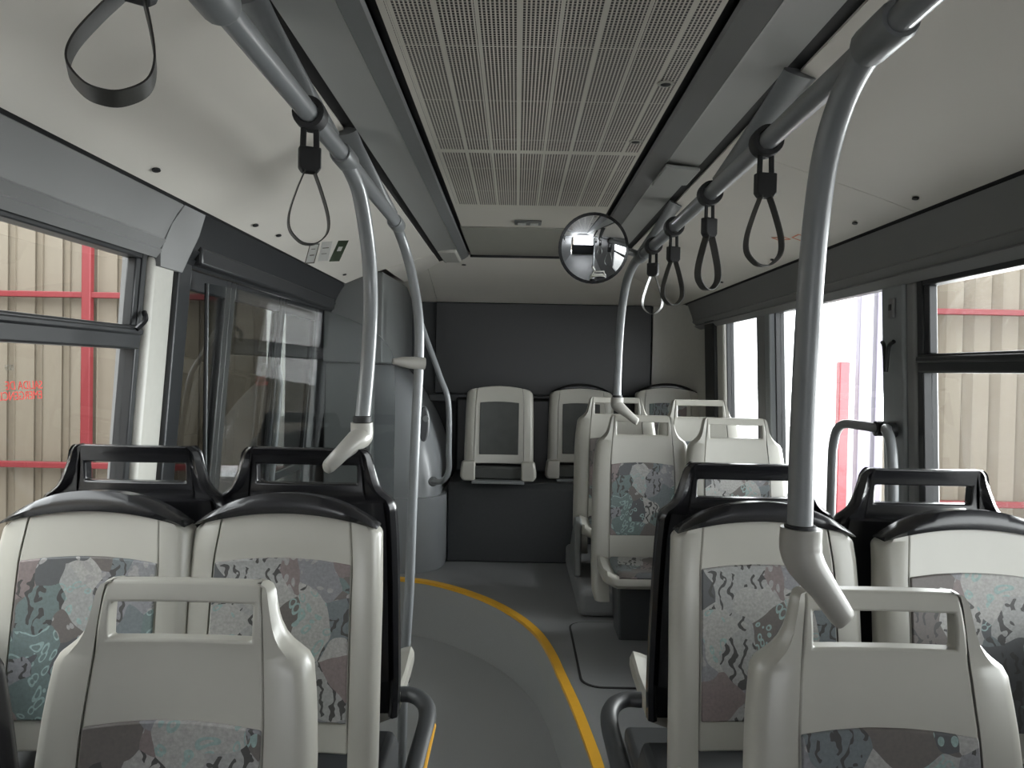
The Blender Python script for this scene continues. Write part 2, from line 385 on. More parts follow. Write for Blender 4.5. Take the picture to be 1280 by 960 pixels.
# ------------------------------------------------------------------ side windows
def window(name, x, s, y0, y1, z0, z1, transom=None, fr=.045, glassmat='glass', dark='frame'):
    bm = B(); d = .035; xa, xb = sorted((x-s*.012, x+s*d))
    box(bm, xa, xb, y0, y0+fr, z0, z1); box(bm, xa, xb, y1-fr, y1, z0, z1)
    box(bm, xa, xb, y0+fr, y1-fr, z0, z0+fr); box(bm, xa, xb, y0+fr, y1-fr, z1-fr, z1)
    o = struct(name, bm, dark, bevel=.004)
    g0 = z0+fr
    if transom:
        bm = B(); box(bm, min(x-s*.022, x+s*d), max(x-s*.022, x+s*d), y0+fr-.002, y1-.02, transom[0], transom[1])
        box(bm, min(x-s*.030, x), max(x-s*.030, x), y0+fr, y1-.02, transom[1]-.028, transom[1]-.008)
        link('transom', bm, dark, o, bevel=.006)
        bm = B(); box(bm, x+s*.010, x+s*.014, y0+fr, y1-fr, transom[1], z1-fr); link('upper_pane', bm, glassmat, o, smooth=0)
        bm = B(); box(bm, min(x-s*.008, x+s*.02), max(x-s*.008, x+s*.02), y1-fr-.03, y1-fr, transom[1], z1-fr); link('pane_frame', bm, dark, o, bevel=.004)
        bm = B(); box(bm, x+s*.014, x+s*.018, y0+fr, y1-fr, z0+fr, transom[0]); link('lower_pane', bm, glassmat, o, smooth=0)
    else:
        bm = B(); box(bm, x+s*.012, x+s*.016, y0+fr, y1-fr, z0+fr, z1-fr); link('pane', bm, glassmat, o, smooth=0)
    return o
window('window_2', -1.14, -1, .75, 2.34, 1.0, 1.945, (1.642, 1.712), fr=.03)
window('window_3', 1.28, 1, .75, 2.46, 1.0, 1.925, (1.617, 1.676), fr=.035)
window('window_4', 1.29, 1, 2.68, 3.84, 1.0, 1.925, fr=.014)
window('window_5', 1.29, 1, 4.08, 4.72, 1.0, 1.925, fr=.010)
# latch at the end of the left transom
bm = B(); tube(bm, catmull([(-1.11, 2.27, 1.70), (-1.10, 2.30, 1.73), (-1.12, 2.33, 1.755)], 4), .008, 8)
link('latch', bm, 'blackshell', bpy.data.objects['window_2'])
# pillars
def pillar(name, x0, x1, y0, y1, z0, z1, mat, bevel=.012):
    bm = B(); box(bm, x0, x1, y0, y1, z0, z1); return struct(name, bm, mat, bevel=bevel, seg=3)
pillar('pillar_left', -1.19, -1.112, 2.345, 2.50, 0, 1.93, 'pillar', .02)
pillar('pillar_left_dark', -1.19, -1.098, 2.50, 2.60, 0, 1.98, 'frame', .008)
pillar('pillar_right', 1.255, 1.34, 2.52, 2.67, .34, 1.91, 'dpillar', .01)
pillar('pillar_right_light', 1.262, 1.34, 2.462, 2.518, .34, 1.91, 'cove', .012)
pillar('pillar_right_rear', 1.262, 1.34, 3.94, 4.08, .34, 1.915, 'cove', .01)
pillar('pillar_right_rear_dark', 1.258, 1.34, 3.86, 3.935, .34, 1.915, 'dpillar', .008)
pillar('pillar_right_end', 1.262, 1.34, 4.74, 4.88, .34, 1.93, 'pillar', .01)
pillar('pillar_right_end_dark', 1.24, 1.34, 4.885, 5.12, .34, 2.0, 'frame', .01)
# small socket and hook on the right pillar
bm = B(); box(bm, 1.248, 1.258, 2.565, 2.60, 1.80, 1.865); r_ = tag(link('wall_socket', bm, 'cove', bevel=.003), 'small pale plate high on the dark window pillar at right', 'wall plate')
bm = B(); box(bm, 1.245, 1.250, 2.576, 2.590, 1.825, 1.845); link('hole', bm, 'black', r_, smooth=0)
bm = B(); tube(bm, catmull([(1.245, 2.545, 1.72), (1.24, 2.57, 1.70), (1.24, 2.585, 1.62)], 5), .007, 8)
tube(bm, catmull([(1.245, 2.625, 1.72), (1.24, 2.60, 1.70), (1.24, 2.587, 1.62)], 5), .007, 8)
tag(link('pillar_hook', bm, 'frame'), 'dark Y-shaped hook on the window pillar below the pale plate', 'hook')

# exit door on the left: two tinted glazed leaves in a black frame
d1 = empty('door_1', (0, 0, 0)); d1['kind'] = 'structure'
for k, (ya, yb) in enumerate(((2.62, 3.05), (3.05, 3.72), (3.72, 4.38))):
    f_ = .05; bm = B(); x0, x1 = -1.17, -1.135
    box(bm, x0, x1, ya, ya+f_, .14, 1.93); box(bm, x0, x1, yb-f_, yb, .14, 1.93)
    box(bm, x0, x1, ya+f_, yb-f_, .14, .26); box(bm, x0, x1, ya+f_, yb-f_, 1.86, 1.93)
    box(bm, x0, x1, ya+f_, yb-f_, 1.02, 1.06)
    lf = link('door_leaf', bm, 'frame', d1, bevel=.004)
    bm = B(); box(bm, -1.156, -1.150, ya+f_, yb-f_, .26, 1.86); link('pane', bm, 'doorglass', lf, smooth=0)
bm = B(); box(bm, -1.17, -1.07, 2.60, 4.50, 1.935, 2.0); link('door_header', bm, 'frame', d1, bevel=.01)
bm = B(); tube(bm, [(-1.12, 3.68, .9), (-1.10, 3.68, 1.0), (-1.10, 3.68, 1.5), (-1.12, 3.68, 1.6)], .014, 10); link('door_handle', bm, 'fitting', d1)

def lean(o, s, k):
    """tumblehome: body sides widen towards the sills"""
    if o.type == 'MESH':
        for v in o.data.vertices: v.co.x += s*k*max(0, 1.93-v.co.z)
        o.data.update()
    for c in children(o): lean(c, s, k)
for o in list(COL.objects):
    if o.parent is None and (o.name.startswith(('wall_left', 'pillar_left', 'door_1', 'window_2'))): lean(o, -1, .075)
    if o.parent is None and (o.name in ('wall_right', 'window_3', 'window_4', 'window_5') or o.name.startswith('pillar_right')): lean(o, 1, .04)
# ------------------------------------------------------------------ engine tower, rear left
def rrect(cx0, cx1, y0, y1, r, n=6):
    """outline with rounded front-right corner, flat against the wall"""
    o = [(cx0, y1), (cx0, y0)]
    for k in range(n+1):
        a = R(-90)+R(90)*k/n; o.append((cx1-r+r*math.cos(a), y0+r+r*math.sin(a)))
    o.append((cx1, y1)); return o
tw = empty('engine_tower', (-.8, 5.0, .336), 0, 'grey moulded engine housing in the rear left corner, wide base and curved top', 'engine housing')
off = Vector((.8, -5.0, -.336))
def tw_part(name, levels, mat, bevel=0):
    bm = B(); loft(bm, [[tuple(Vector((x, y, z))+off) for x, y in rrect(-1.15, x1, y0, 5.69, r)] for (x1, y0, r, z) in levels])
    return link(name, bm, mat, tw, smooth=50, bevel=bevel)
tw_part('base', [(-.445, 4.70, .24, .336), (-.44, 4.70, .24, .345), (-.44, 4.69, .24, .80)], 'tower')
lv = []
for i in range(15):
    q = i/14; z = .80+.82*q
    x1 = -.47-.35*q**2.2; y0 = 4.73+.10*q+.25*q**3
    lv.append((x1, y0, .2, z))
tw_part('upper_housing', lv, 'tower')
bm = B(); loft(bm, [[tuple(Vector(p)+off) for p in ((-1.15, 4.56, z), (-.80, 4.56, z), (-.775, 5.26, z), (-.775, 5.69, z), (-1.15, 5.69, z))] for z in (1.63, 2.17)])
link('top_cabinet', bm, 'tower_top', tw, smooth=0, bevel=.008)
bm = B(); box(bm, -1.15+off.x, -.86+off.x, 4.60-5, 4.69-5, .02, 1.294); link('side_panel', bm, 'tower_top', tw, bevel=.01)
# chrome-grey rail curving round the tower
hr = empty('tower_handrail', (-.5, 4.75, 1.0), 0, 'bent grey grab rail fixed to the engine housing beside the rear bench', 'grab rail')
bm = B(); pts = catmull([(-.60, 4.62, 2.0), (-.58, 4.62, 1.88), (-.46, 4.62, 1.56), (-.405, 4.62, 1.40), (-.398, 4.64, 1.10), (-.40, 4.66, .98), (-.44, 4.68, .915), (-.50, 4.72, .905)], 7)
tube(bm, [p-Vector((-.5, 4.75, 1.0)) for p in pts], .017, 12); link('rail', bm, 'tube', hr)
bm = B(); lathe(bm, [(.03, 0), (.03, .02), (.02, .03)], Matrix.Translation((0, -.01, -.095)) @ Matrix.Rotation(R(90), 4, 'X')); link('flange', bm, 'fitting', hr)

# ------------------------------------------------------------------ rear bench
bm = B()
extrude(bm, [(-.435, y, z) for y, z in ((5.03, .336), (5.03, .82), (5.06, .86), (5.65, .86), (5.65, .336))], (1.70, 0, 0))
tag(link('rear_bench', bm, 'bench', bevel=.01), 'charcoal full-width bench platform under the rear seats', 'bench')
bm = B(); box(bm, -.43, .99, 5.50, 5.64, .865, 1.40); tag(link('bench_backboard', bm, 'rear', bevel=.02), 'black padded backboard behind the folded rear seats', 'backboard')

# ------------------------------------------------------------------ seats
W_A = [(-.19, .225), (-.17, .245), (-.10, .25), (.1, .249), (.4, .246), (.50, .240), (.575, .230), (.592, .221), (.604, .206), (.615, .193), (.63, .181), (.65, .172), (.68, .164), (.705, .158), (.715, .152), (.72, .142)]
S_A = [(-.19, .165), (.1, .165), (.475, .160), (.60, .150), (.72, .139)]
W_B = [(-.19, .225), (-.10, .230), (.1, .229), (.4, .226), (.57, .219), (.585, .214), (.598, .20)]
RECL = .12
def ydep(t): return -(.72-t)*RECL - .02*max(0, math.sin(math.pi*min(1, max(0, (t+.1)/.7))))*.6
def sheet(bm, ts, xsf, yf, thick, hole=lambda i, j: False, tf=lambda x, t: t):
    V = {}; nC = len(xsf(ts[0]))
    def v(i, j, s):
        k = (i, j, s)
        if k not in V:
            t = ts[j]; x = xsf(t)[i]; V[k] = bm.verts.new((x, yf(x, t)+(thick if s else 0), tf(x, t)))
        return V[k]
    cells = {(i, j) for i in range(nC-1) for j in range(len(ts)-1) if not hole(i, j)}
    for i, j in cells:
        bm.faces.new((v(i,j,0), v(i+1,j,0), v(i+1,j+1,0), v(i,j+1,0))); bm.faces.new((v(i,j,1), v(i,j+1,1), v(i+1,j+1,1), v(i+1,j,1)))
        for (a, b), nb in ((((i,j),(i+1,j)), (i,j-1)), (((i+1,j),(i+1,j+1)), (i+1,j)), (((i+1,j+1),(i,j+1)), (i,j+1)), (((i,j+1),(i,j)), (i-1,j))):
            if nb not in cells: bm.faces.new((v(*a,0), v(*a,1), v(*b,1), v(*b,0)))
def frange(a, b, n): return [a+(b-a)*k/n for k in range(n+1)]
def ttop(x): return .553+.037*(1-(x/.225)**2)
W_D = [(-.0, .236), (.1, .240), (.4, .238), (.50, .236), (.575, .232), (.590, .226), (.600, .212), (.61, .198), (.63, .188), (.66, .178), (.68, .172), (.70, .168), (.712, .162), (.72, .150)]
def make_seat(name, kind, sm, fab, label, cat='seat', group=None, hs=.50, foot=-.18, pad=(.13, .475), fabx=None, cushion=True, pedestal=True, cap=True, black=False, cd=1.0):
    """kind 'handle' has the grab handle moulded on top, 'cap' has the black crescent"""
    root = empty(name, (0, 0, 0), 0, label, cat, group)
    WT = (W_D if black else W_A) if kind == 'handle' else W_B; H0, H1 = (.628, .676) if black else (.622, .686); tmax = .72 if kind == 'handle' else .598
    wf = lambda t: lerp(WT, t); sf = lambda t: lerp(S_A, t)
    tf = (lambda x, t: t) if kind == 'handle' else (lambda x, t: t if t < .5 else .5+(t-.5)*(ttop(x)-.5)/(tmax-.5))
    def Z(x, t): return tf(x, t)+hs
    yf = lambda x, t: ydep(t) + .010*(1-(x/.17)**2) if abs(x) < .17 else ydep(t)
    # centre shell
    if kind == 'handle': ts = frange(foot+.08, .60, 14)+[.612, H0, H0+.01, .65, .665, H1-.005, H1, .692, .704, .714, .72]
    else: ts = frange(foot+.08, tmax, 16)
    xsf = lambda t: [-sf(t)]+[-.128, -.120, -.06, 0, .06, .120, .128]+[sf(t)]
    hole = lambda i, j: False
    if kind == 'handle':
        ja, jb = ts.index(H0), ts.index(H1)
        hole = lambda i, j: 1 <= i <= 6 and ja <= j < jb
    def yh(x, t):
        y = yf(x, t)
        if kind == 'handle' and t > .60: y -= .006*math.sin(math.pi*min(1, (t-.60)/.12))
        if kind == 'handle' and t > .70: y += .3*(t-.70)
        return y
    bm = B(); sheet(bm, ts, xsf, yh, .034, hole, Z); link('backrest', bm, sm, root, bevel=.005, seg=3)
    # side wings
    tw_ = frange(foot, .56, 20)+([.575, .592, .604, .615, .63, .65, .665, .68, .695, .705, .715, .72] if kind == 'handle' else [.57, .58, .59, tmax])
    for s in (-1, 1):
        loops = []
        for t in tw_:
            w_ = wf(t); s0 = sf(t)+.0016; y = ydep(t); fo = -.05*max(0, (-.04-t)/.14) if foot < -.1 else 0
            yb = .068 if t < .58 else max(.04, .068-.25*(t-.58)); s0 = min(s0, w_-.01)
            if kind == 'handle' and t > .70: y += .3*(t-.70)
            y += fo
            L = [(s0, 0), (s0+(w_-s0)*.66, -.002), (w_-.012, .006), (w_-.003, .016), (w_, .032), (w_-.002, yb-.01), (w_-.014, yb), (w_-.026, yb-.01), (w_-.03, .036), (s0, .036)]
            loops.append([(s*x, y+q, Z(x, t)) for x, q in L])
        bm = B(); loft(bm, loops); link('side_wing', bm, sm, root, smooth=45)
    # back shell
    loops = []
    for t in frange(foot+.10, .585 if kind == 'handle' else .55, 12):
        w_ = wf(t)-.028; y = ydep(t)
        L = [(-w_, .034), (-w_, .062), (-w_*.8, .078), (-w_*.3, .086), (w_*.3, .086), (w_*.8, .078), (w_, .062), (w_, .034)]
        loops.append([(x, y+q, Z(x, t)) for x, q in L])
    bm = B(); loft(bm, loops); link('back_shell', bm, sm if kind == 'handle' else 'dark', root, smooth=50)
    # black crescent
    if kind == 'cap' and cap:
        loops = []
        for x in frange(-.212, .212, 22):
            h = .042*(1-abs(x/.214)**2.6)+.004; z0 = ttop(x)-.001+hs; y = ydep(.58)
            loops.append([(x, y-.004, z0), (x, y-.010, z0+h*.5), (x, y+.004, z0+h), (x, y+.05, z0+h*.9), (x, y+.06, z0)])
        bm = B(); loft(bm, loops); link('top_cap', bm, 'blackshell', root, smooth=60)
    # upholstery pad
    fx = fabx or None
    xf = lambda t: [u*((fx or sf(t)-.004)) for u in (-1, -.97, -.6, -.2, .2, .6, .97, 1)]
    ta, tb = pad; hh = tb-ta
    bm = B(); sheet(bm, frange(ta, tb, 12), xf, lambda x, t: yf(x, t)-.006, .012, tf=lambda x, t: hs+t+(.012*(1-(x/.16)**2) if t > tb-.01 else 0)); link('upholstery', bm, fab, root, bevel=.003)
    if cushion:
        bm = B(); loops = []
        prof = [(-.10, .015), (-.20, .0), (-.32, .002), (-.42, .02), (-.455, .025), (-.475, .01), (-.478, -.012), (-.46, -.03), (-.40, -.04), (-.10, -.05)]
        for x in (-.225, -.215, -.19, -.17, -.10, 0, .10, .17, .19, .215, .225):
            e = abs(x)/.225; lift = .022*max(0, (e-.75)/.25); sh = .03 if e > .97 else (.012 if e > .93 else 0)
            loops.append([(x, -.10+(y+.10)*cd+sh*(1 if y < -.3 else 0), hs+z+lift-(.012 if e > .97 and z > -.02 else 0)) for y, z in prof])
        loft(bm, loops); pan = link('seat_pan', bm, 'shell', root, smooth=50)
        bm = B(); loops = []
        prof = [(-.11, .03), (-.20, .016), (-.32, .018), (-.42, .035), (-.45, .036), (-.468, .022), (-.46, .0), (-.11, -.005)]
        for x in (-.165, -.155, -.08, 0, .08, .155, .165):
            d_ = .008 if abs(x) > .16 else 0; loops.append([(x, -.10+(y+.10)*cd, hs+z-d_) for y, z in prof])
        loft(bm, loops); link('cushion', bm, fab, pan, smooth=50)
    if pedestal:
        bm = B(); loft(bm, [[(-.15, -.32, z0), (.15, -.32, z0), (.15, -.08, z0), (-.15, -.08, z0)] if i else [(-.12, -.24, z0), (.12, -.24, z0), (.12, -.06, z0), (-.12, -.06, z0)] for i, z0 in enumerate((0, hs-.055))])
        link('pedestal', bm, 'dark', root, bevel=.01)
    return root
def setfab(root, fab):
    for c in children(root):
        setfab(c, fab)
        if c.name.split('.')[0] in ('upholstery', 'cushion'):
            c.data = c.data.copy(); c.data.materials[0] = M[fab]
def place(o, x, y, z, rz=0, label=None, group=None, scale=None, fab=None):
    o.location = (x, y, z); o.rotation_euler = (0, 0, rz)
    if label: o['label'] = label
    if group: o['group'] = group
    if fab: setfab(o, fab)
    return o
# nearest pair
fg = make_seat('bus_seat', 'handle', 'shell', 'fabric3', '')
place(fg, -.588, 1.36, -.012, 0, 'light grey seat with moulded handle, nearest in the lower left corner', 'light grey seats with moulded handles')
s = copy_tree(fg); place(s, .672, 1.385, -.010, 0, 'light grey seat with moulded handle, nearest at lower right under the big pole clamp', fab='fabric0')
# rows on the rear platform
rows = [((.640, 3.87, .165), 'white handled seat in the third row on the aisle, blue-grey patterned back', 'fabric1'),
        ((1.085, 3.78, .165), 'white handled window seat in the third row, beside the bright window', 'fabric2'),
        ((.60, 4.58, .23), 'white handled seat just behind the third-row aisle seat, left of it', 'fabric3'),
        ((1.06, 4.42, .23), 'white handled window seat farther back, in front of the corner bench seat', 'fabric0')]
for (x, y, z), lab, fb in rows:
    s = copy_tree(fg); place(s, x, y, z, 0, lab, fab=fb)
for o in COL.objects:
    if o.get('label') == '': o['label'] = 'seat'
# light seats with black crescent, facing the camera
cp = make_seat('crescent_top_seat', 'cap', 'shell', 'fabric2', 'light grey patterned seat with a black crescent top, left side beside the aisle', 'seat', 'light grey seats with black crescent tops', hs=.50, foot=-.02, cd=.55, pedestal=False)
place(cp, -.528, 1.79, .170)
for (x, y, z), lab, fb in [((-.965, 1.77, .170), 'light grey patterned seat with a black crescent top, at far left by the window', 'fabric1'),
                           ((.607, 1.86, .160), 'light grey patterned seat with a black crescent top, right side behind the big pole', 'fabric2'),
                           ((1.092, 1.84, .155), 'light grey patterned seat with a black crescent top, at far right by the window', 'fabric3')]:
    s = copy_tree(cp); place(s, x, y, z, 0, lab, fab=fb)
# black rear-facing seats back to back with them
bk = make_seat('black_shell_seat', 'handle', 'blackshell', 'fabric1', 'black glossy seat back with handle, left side beside the aisle, clamped to the pole', 'seat', 'black rear-facing seats with handles', hs=.50, foot=-.0, black=True, pedestal=False)
place(bk, -.533, 1.99, .172, math.pi)
for (x, y, z), lab, fb in [((-.965, 1.97, .172), 'black glossy seat back with handle, far left against the hangar-side window', 'fabric3'),
                           ((.615, 2.06, .145), 'black glossy seat back with handle, right side of the aisle, behind the big pole', 'fabric0'),
                           ((1.085, 2.06, .140), 'black glossy seat back with handle, far right beneath the window', 'fabric1'),
                           ((-1.030, 1.20, .045), 'black seat back cut off by the bottom left edge of the photo', 'fabric1')]:
    s = copy_tree(bk); place(s, x, y, z, math.pi, lab, fab=fb)
# folded bench seats along the rear wall
bs = make_seat('folding_seat', 'cap', 'shell', 'darkfabric', 'folded light grey rear bench seat with dark panel, leftmost of the three', 'seat', 'folded seats on the rear bench', hs=.90, foot=.0, pad=(.14, .475), fabx=.128, cushion=False, pedestal=False, cap=False)
def bench_bits(root, capped):
    for s_ in (-1, 1):
        bm = B(); loft(bm, [[(s_*x, y, z) for x, y in ((.15, -.10), (.15, -.16), (w_, -.16), (w_+.01, -.13), (w_, -.05), (.17, -.05))] for w_, z in ((.222, .875), (.238, .90), (.238, .935), (.228, 1.0))])
        link('foot', bm, 'shell', root, bevel=.008)
    bm = B(); box(bm, -.165, .165, -.145, -.07, .885, .965); link('folded_cushion', bm, 'darkfabric', root, bevel=.012)
    bm = B(); box(bm, -.17, .17, -.20, -.05, .862, .882); link('hinge_bracket', bm, 'fitting', root, bevel=.004)
bench_bits(bs, False); place(bs, -.105, 5.12, .005)
s = copy_tree(bs); place(s, .455, 5.34, -.005, 0, 'folded light grey rear bench seat with dark panel, middle of the three')
s = copy_tree(bs); place(s, 1.05, 5.33, .01, 0, 'folded light grey rear bench seat in the right corner, black rim on top', fab='fabric2')
for root_name in ('folding_seat.001', 'folding_seat.002'):
    rt_ = bpy.data.objects[root_name]; loops = []
    for x in frange(-.212, .212, 18):
        h = .03*(1-abs(x/.214)**2.2)+.003; z0 = ttop(x)+.899; y = ydep(.58)
        loops.append([(x, y+.01, z0), (x, y+.006, z0+h*.5), (x, y+.02, z0+h), (x, y+.09, z0+h*.9), (x, y+.10, z0)])
    bm = B(); loft(bm, loops); link('top_cap', bm, 'blackshell', rt_, smooth=60)
# seat boxes and black armrest loops beside the back-to-back seats
bm = B(); loft(bm, [[(-1.12, 1.50, z), (xr, 1.50, z), (xr, 2.08, z), (-1.12, 2.08, z)] for xr, z in ((-.30, .223), (-.30, .58), (-.315, .615))])
tag(link('wheel_box', bm, 'dark', bevel=.015), 'dark grey box under the left back-to-back seats', 'wheel box')
bm = B(); loft(bm, [[(xr, 1.56, z), (1.26, 1.56, z), (1.26, 2.14, z), (xr, 2.14, z)] for xr, z in ((.36, .336), (.36, .52), (.375, .57))])
tag(link('wheel_box', bm, 'dark', bevel=.015), 'dark grey box under the right back-to-back seats', 'wheel box')
def armloop(x, s, lab, stripe):
    r = empty('armrest_loop', (x, 1.8, .66), 0, lab, 'armrest')
    P = catmull([(0, .36, .015), (s*.045, .36, .015), (s*.085, .32, .012), (s*.105, .24, .005), (s*.105, .05, 0), (s*.10, -.30, -.01), (s*.07, -.36, -.02), (0, -.37, -.03)], 6)
    bm = B(); tube(bm, P, .021, 14, ry=.024); link('grip', bm, 'dark', r)
    if stripe:
        bm = B(); tube(bm, [Vector((s*.127, .20-i*.05, .004-.0005*i)) for i in range(10)], .006, 8); link('yellow_strip', bm, 'yellow', r)
armloop(-.325, 1, 'black armrest loop with a thin yellow stripe, left side of the aisle', True)
armloop(.372, -1, 'plain black armrest loop on the right side of the aisle', False)
# floor hatch
bm = B()
def rr(x0, x1, y0, y1, r, z, n=6):
    o = []
    for cx, cy, a0 in ((x1-r, y1-r, 0), (x0+r, y1-r, 90), (x0+r, y0+r, 180), (x1-r, y0+r, 270)):
        for k in range(n+1):
            a = R(a0+90*k/n); o.append((cx+r*math.cos(a), cy+r*math.sin(a), z))
    return o
ht = empty('floor_hatch', (.62, 3.45, .336), 0, 'rounded inspection hatch set in the raised floor beside the aisle', 'floor hatch')
bm = B(); loft(bm, [[tuple(Vector(p)-Vector((.62, 3.45, 0))) for p in rr(.285, .96, 3.05, 3.86, .09, z)] for z in (0, .002)]); link('rim', bm, 'black', ht, smooth=0)
bm = B(); loft(bm, [[tuple(Vector(p)-Vector((.62, 3.45, 0))) for p in rr(.295, .95, 3.06, 3.85, .082, z)] for z in (.001, .004)]); link('cover', bm, 'floor2', ht, smooth=0)
# side pedestal wedge under the third-row seat
bm = B(); extrude(bm, [(.335, y, z) for y, z in ((4.18, .478), (4.18, .78), (4.24, .80), (4.50, .58), (4.50, .478))], (.04, 0, 0)); tag(link('pedestal_panel', bm, 'tower_top', bevel=.01), 'grey wedge panel beside the third-row aisle seat base', 'side panel')

# ------------------------------------------------------------------ draught screen
sc_ = empty('draught_screen', (-.75, 2.70, .9), 0, 'clear glass draught screen between the left seats and the exit door', 'glass screen')
bm = B(); pts = catmull([(-1.092, 0, 1.885), (-.90, 0, 1.853), (-.736, 0, 1.817), (-.555, 0, 1.756), (-.47, 0, 1.70), (-.43, 0, 1.62), (-.425, 0, 1.45)], 5)
out_ = [(p.x+.75, 0, p.z-.9) for p in pts]+[(.325, 0, .05), (.30, 0, .0), (-.342, 0, .0)]
extrude(bm, out_, (0, .006, 0)); link('pane', bm, 'screen', sc_, smooth=30)
bm = B(); tube(bm, [(-.345, .003, 0), (-.345, .003, .985)], .008, 8); link('edge_profile', bm, 'frame', sc_)

# ------------------------------------------------------------------ hand rails and poles
def bracket(bm, a, b, w0=.05, w1=.022):
    """flattened arm from the ceiling gap at a to the rail at b"""
    a, b = Vector(a), Vector(b); P = [a+(b-a)*k/6 for k in range(7)]
    tube(bm, P, [.016+.006*k/6 for k in range(7)], 12, ry=[w0+(w1-w0)*(k/6)**.7 for k in range(7)])
def clamp_foot(bm, top, tip, r0=.034):
    """grey plastic foot: socket round the pole, arm swept down to the seat handle"""
    top, tip = Vector(top), Vector(tip); d = tip-top
    P = catmull([top, top+Vector((0, 0, -.035)), top+Vector((d.x*.12, d.y*.45, d.z*.42)), top+Vector((d.x*.55, d.y*.95, d.z*.70)), tip, tip+Vector((d.x*.12, d.y*.1, d.z*.06))], 6)
    n = len(P); rr_ = []
    for i in range(n):
        q = i/(n-1); rr_.append(lerp([(0, r0), (.2, r0*1.02), (.4, r0*.93), (.6, r0*.70), (.8, r0*.62), (.90, r0*.52), (.96, r0*.38), (1, r0*.12)], q))
    tube(bm, P, rr_, 18)
def collar(bm, a, d, r, l):
    a = Vector(a); d = Vector(d).normalized(); tube(bm, [a-d*l/2, a-d*l*.42, a+d*l*.42, a+d*l/2], [r*.9, r, r, r*.9], 16)
# right rail
rr_root = empty('handrail', (.5, 2.0, 2.076), 0, 'long grey overhead rail on the right with two poles curving down to seats', 'handrail')
o_ = Vector((.5, 2.0, 2.076)); rel = lambda L: [Vector(p)-o_ for p in L]
bm = B(); tube(bm, rel([(.5, -4.9, 2.076), (.5, .5, 2.076), (.5, 2.0, 2.074), (.5, 3.0, 2.072), (.495, 3.16, 2.07)]), .0195, 18); link('rail', bm, 'tube', rr_root)
pR = catmull([(.5, 1.05, 2.076), (.5, 1.13, 2.068), (.5, 1.205, 2.032), (.5, 1.268, 1.96), (.5, 1.305, 1.84), (.5, 1.325, 1.69), (.5, 1.337, 1.49), (.5, 1.338, 1.30)], 7)
bm = B(); tube(bm, rel(pR), .0215, 20); link('pole', bm, 'tube', rr_root)
pR2 = catmull([(.497, 3.08, 2.072), (.490, 3.25, 2.062), (.488, 3.45, 2.01), (.497, 3.66, 1.90), (.505, 3.80, 1.74), (.508, 3.85, 1.55), (.508, 3.845, 1.455)], 7)
bm = B(); tube(bm, rel(pR2), .0195, 16); link('pole', bm, 'tube', rr_root)
bm = B(); clamp_foot(bm, Vector((.502, 1.337, 1.335))-o_, Vector((.572, 1.325, 1.185))-o_, .035); link('seat_clamp', bm, 'clampgrey', rr_root)
bm = B(); clamp_foot(bm, Vector((.508, 3.845, 1.475))-o_, Vector((.60, 3.82, 1.36))-o_, .031); link('seat_clamp', bm, 'clampgrey', rr_root)
bm = B(); collar(bm, Vector((.5, 1.337, 1.335))-o_, (0, 0, 1), .0265, .012); link('black_ring', bm, 'black', rr_root)
bm = B(); collar(bm, Vector((.508, 3.845, 1.48))-o_, (0, 0, 1), .025, .012); link('black_ring', bm, 'black', rr_root)
bm = B(); collar(bm, Vector((.5, 1.075, 2.076))-o_, (0, 1, 0), .029, .10); link('joint', bm, 'fitting', rr_root)
bm = B(); collar(bm, Vector((.496, 3.10, 2.072))-o_, (0, 1, 0), .026, .12); link('joint', bm, 'fitting', rr_root)
for a, b in (((.618, .98, 2.272), (.505, 1.04, 2.085)), ((.618, 1.72, 2.272), (.505, 1.95, 2.085)), ((.618, 3.05, 2.272), (.50, 3.14, 2.082))):
    bm = B(); bracket(bm, Vector(a)-o_, Vector(b)-o_); link('ceiling_bracket', bm, 'fitting', rr_root)
# left rail
lr = empty('handrail', (-.41, 1.5, 2.09), 0, 'long grey overhead rail on the left with two poles, one ending on a black seat', 'handrail')
o_ = Vector((-.41, 1.5, 2.09))
bm = B(); tube(bm, rel([(-.41, -4.9, 2.086), (-.41, .5, 2.088), (-.41, 1.9, 2.09), (-.41, 2.50, 2.088), (-.412, 2.62, 2.083)]), .0195, 18); link('rail', bm, 'tube', lr)
pL = catmull([(-.41, 1.76, 2.088), (-.408, 1.84, 2.078), (-.403, 1.935, 2.04), (-.400, 2.02, 1.95), (-.397, 2.06, 1.86), (-.395, 2.066, 1.74), (-.397, 2.045, 1.60), (-.400, 2.0, 1.45)], 7)
bm = B(); tube(bm, rel(pL), .0195, 18); link('pole', bm, 'tube', lr)
pL2 = catmull([(-.412, 2.55, 2.087), (-.413, 2.66, 2.068), (-.398, 2.73, 2.01), (-.374, 2.75, 1.91), (-.352, 2.75, 1.77), (-.349, 2.75, 1.62), (-.355, 2.75, 1.43), (-.364, 2.75, 1.1), (-.370, 2.75, .80), (-.385, 2.75, .45), (-.388, 2.75, .004)], 7)
bm = B(); tube(bm, rel(pL2), .0175, 16); link('pole', bm, 'tube', lr)
bm = B(); clamp_foot(bm, Vector((-.400, 1.998, 1.457))-o_, Vector((-.468, 1.932, 1.35))-o_, .029); link('seat_clamp', bm, 'clampgrey', lr)
bm = B(); collar(bm, Vector((-.400, 2.0, 1.465))-o_, (0, 0, 1), .0235, .018); link('black_ring', bm, 'black', lr)
bm = B(); collar(bm, Vector((-.41, 1.80, 2.089))-o_, (0, 1, 0), .026, .10); link('joint', bm, 'fitting', lr)
bm = B(); collar(bm, Vector((-.411, 2.58, 2.085))-o_, (0, 1, 0), .025, .10); link('joint', bm, 'fitting', lr)
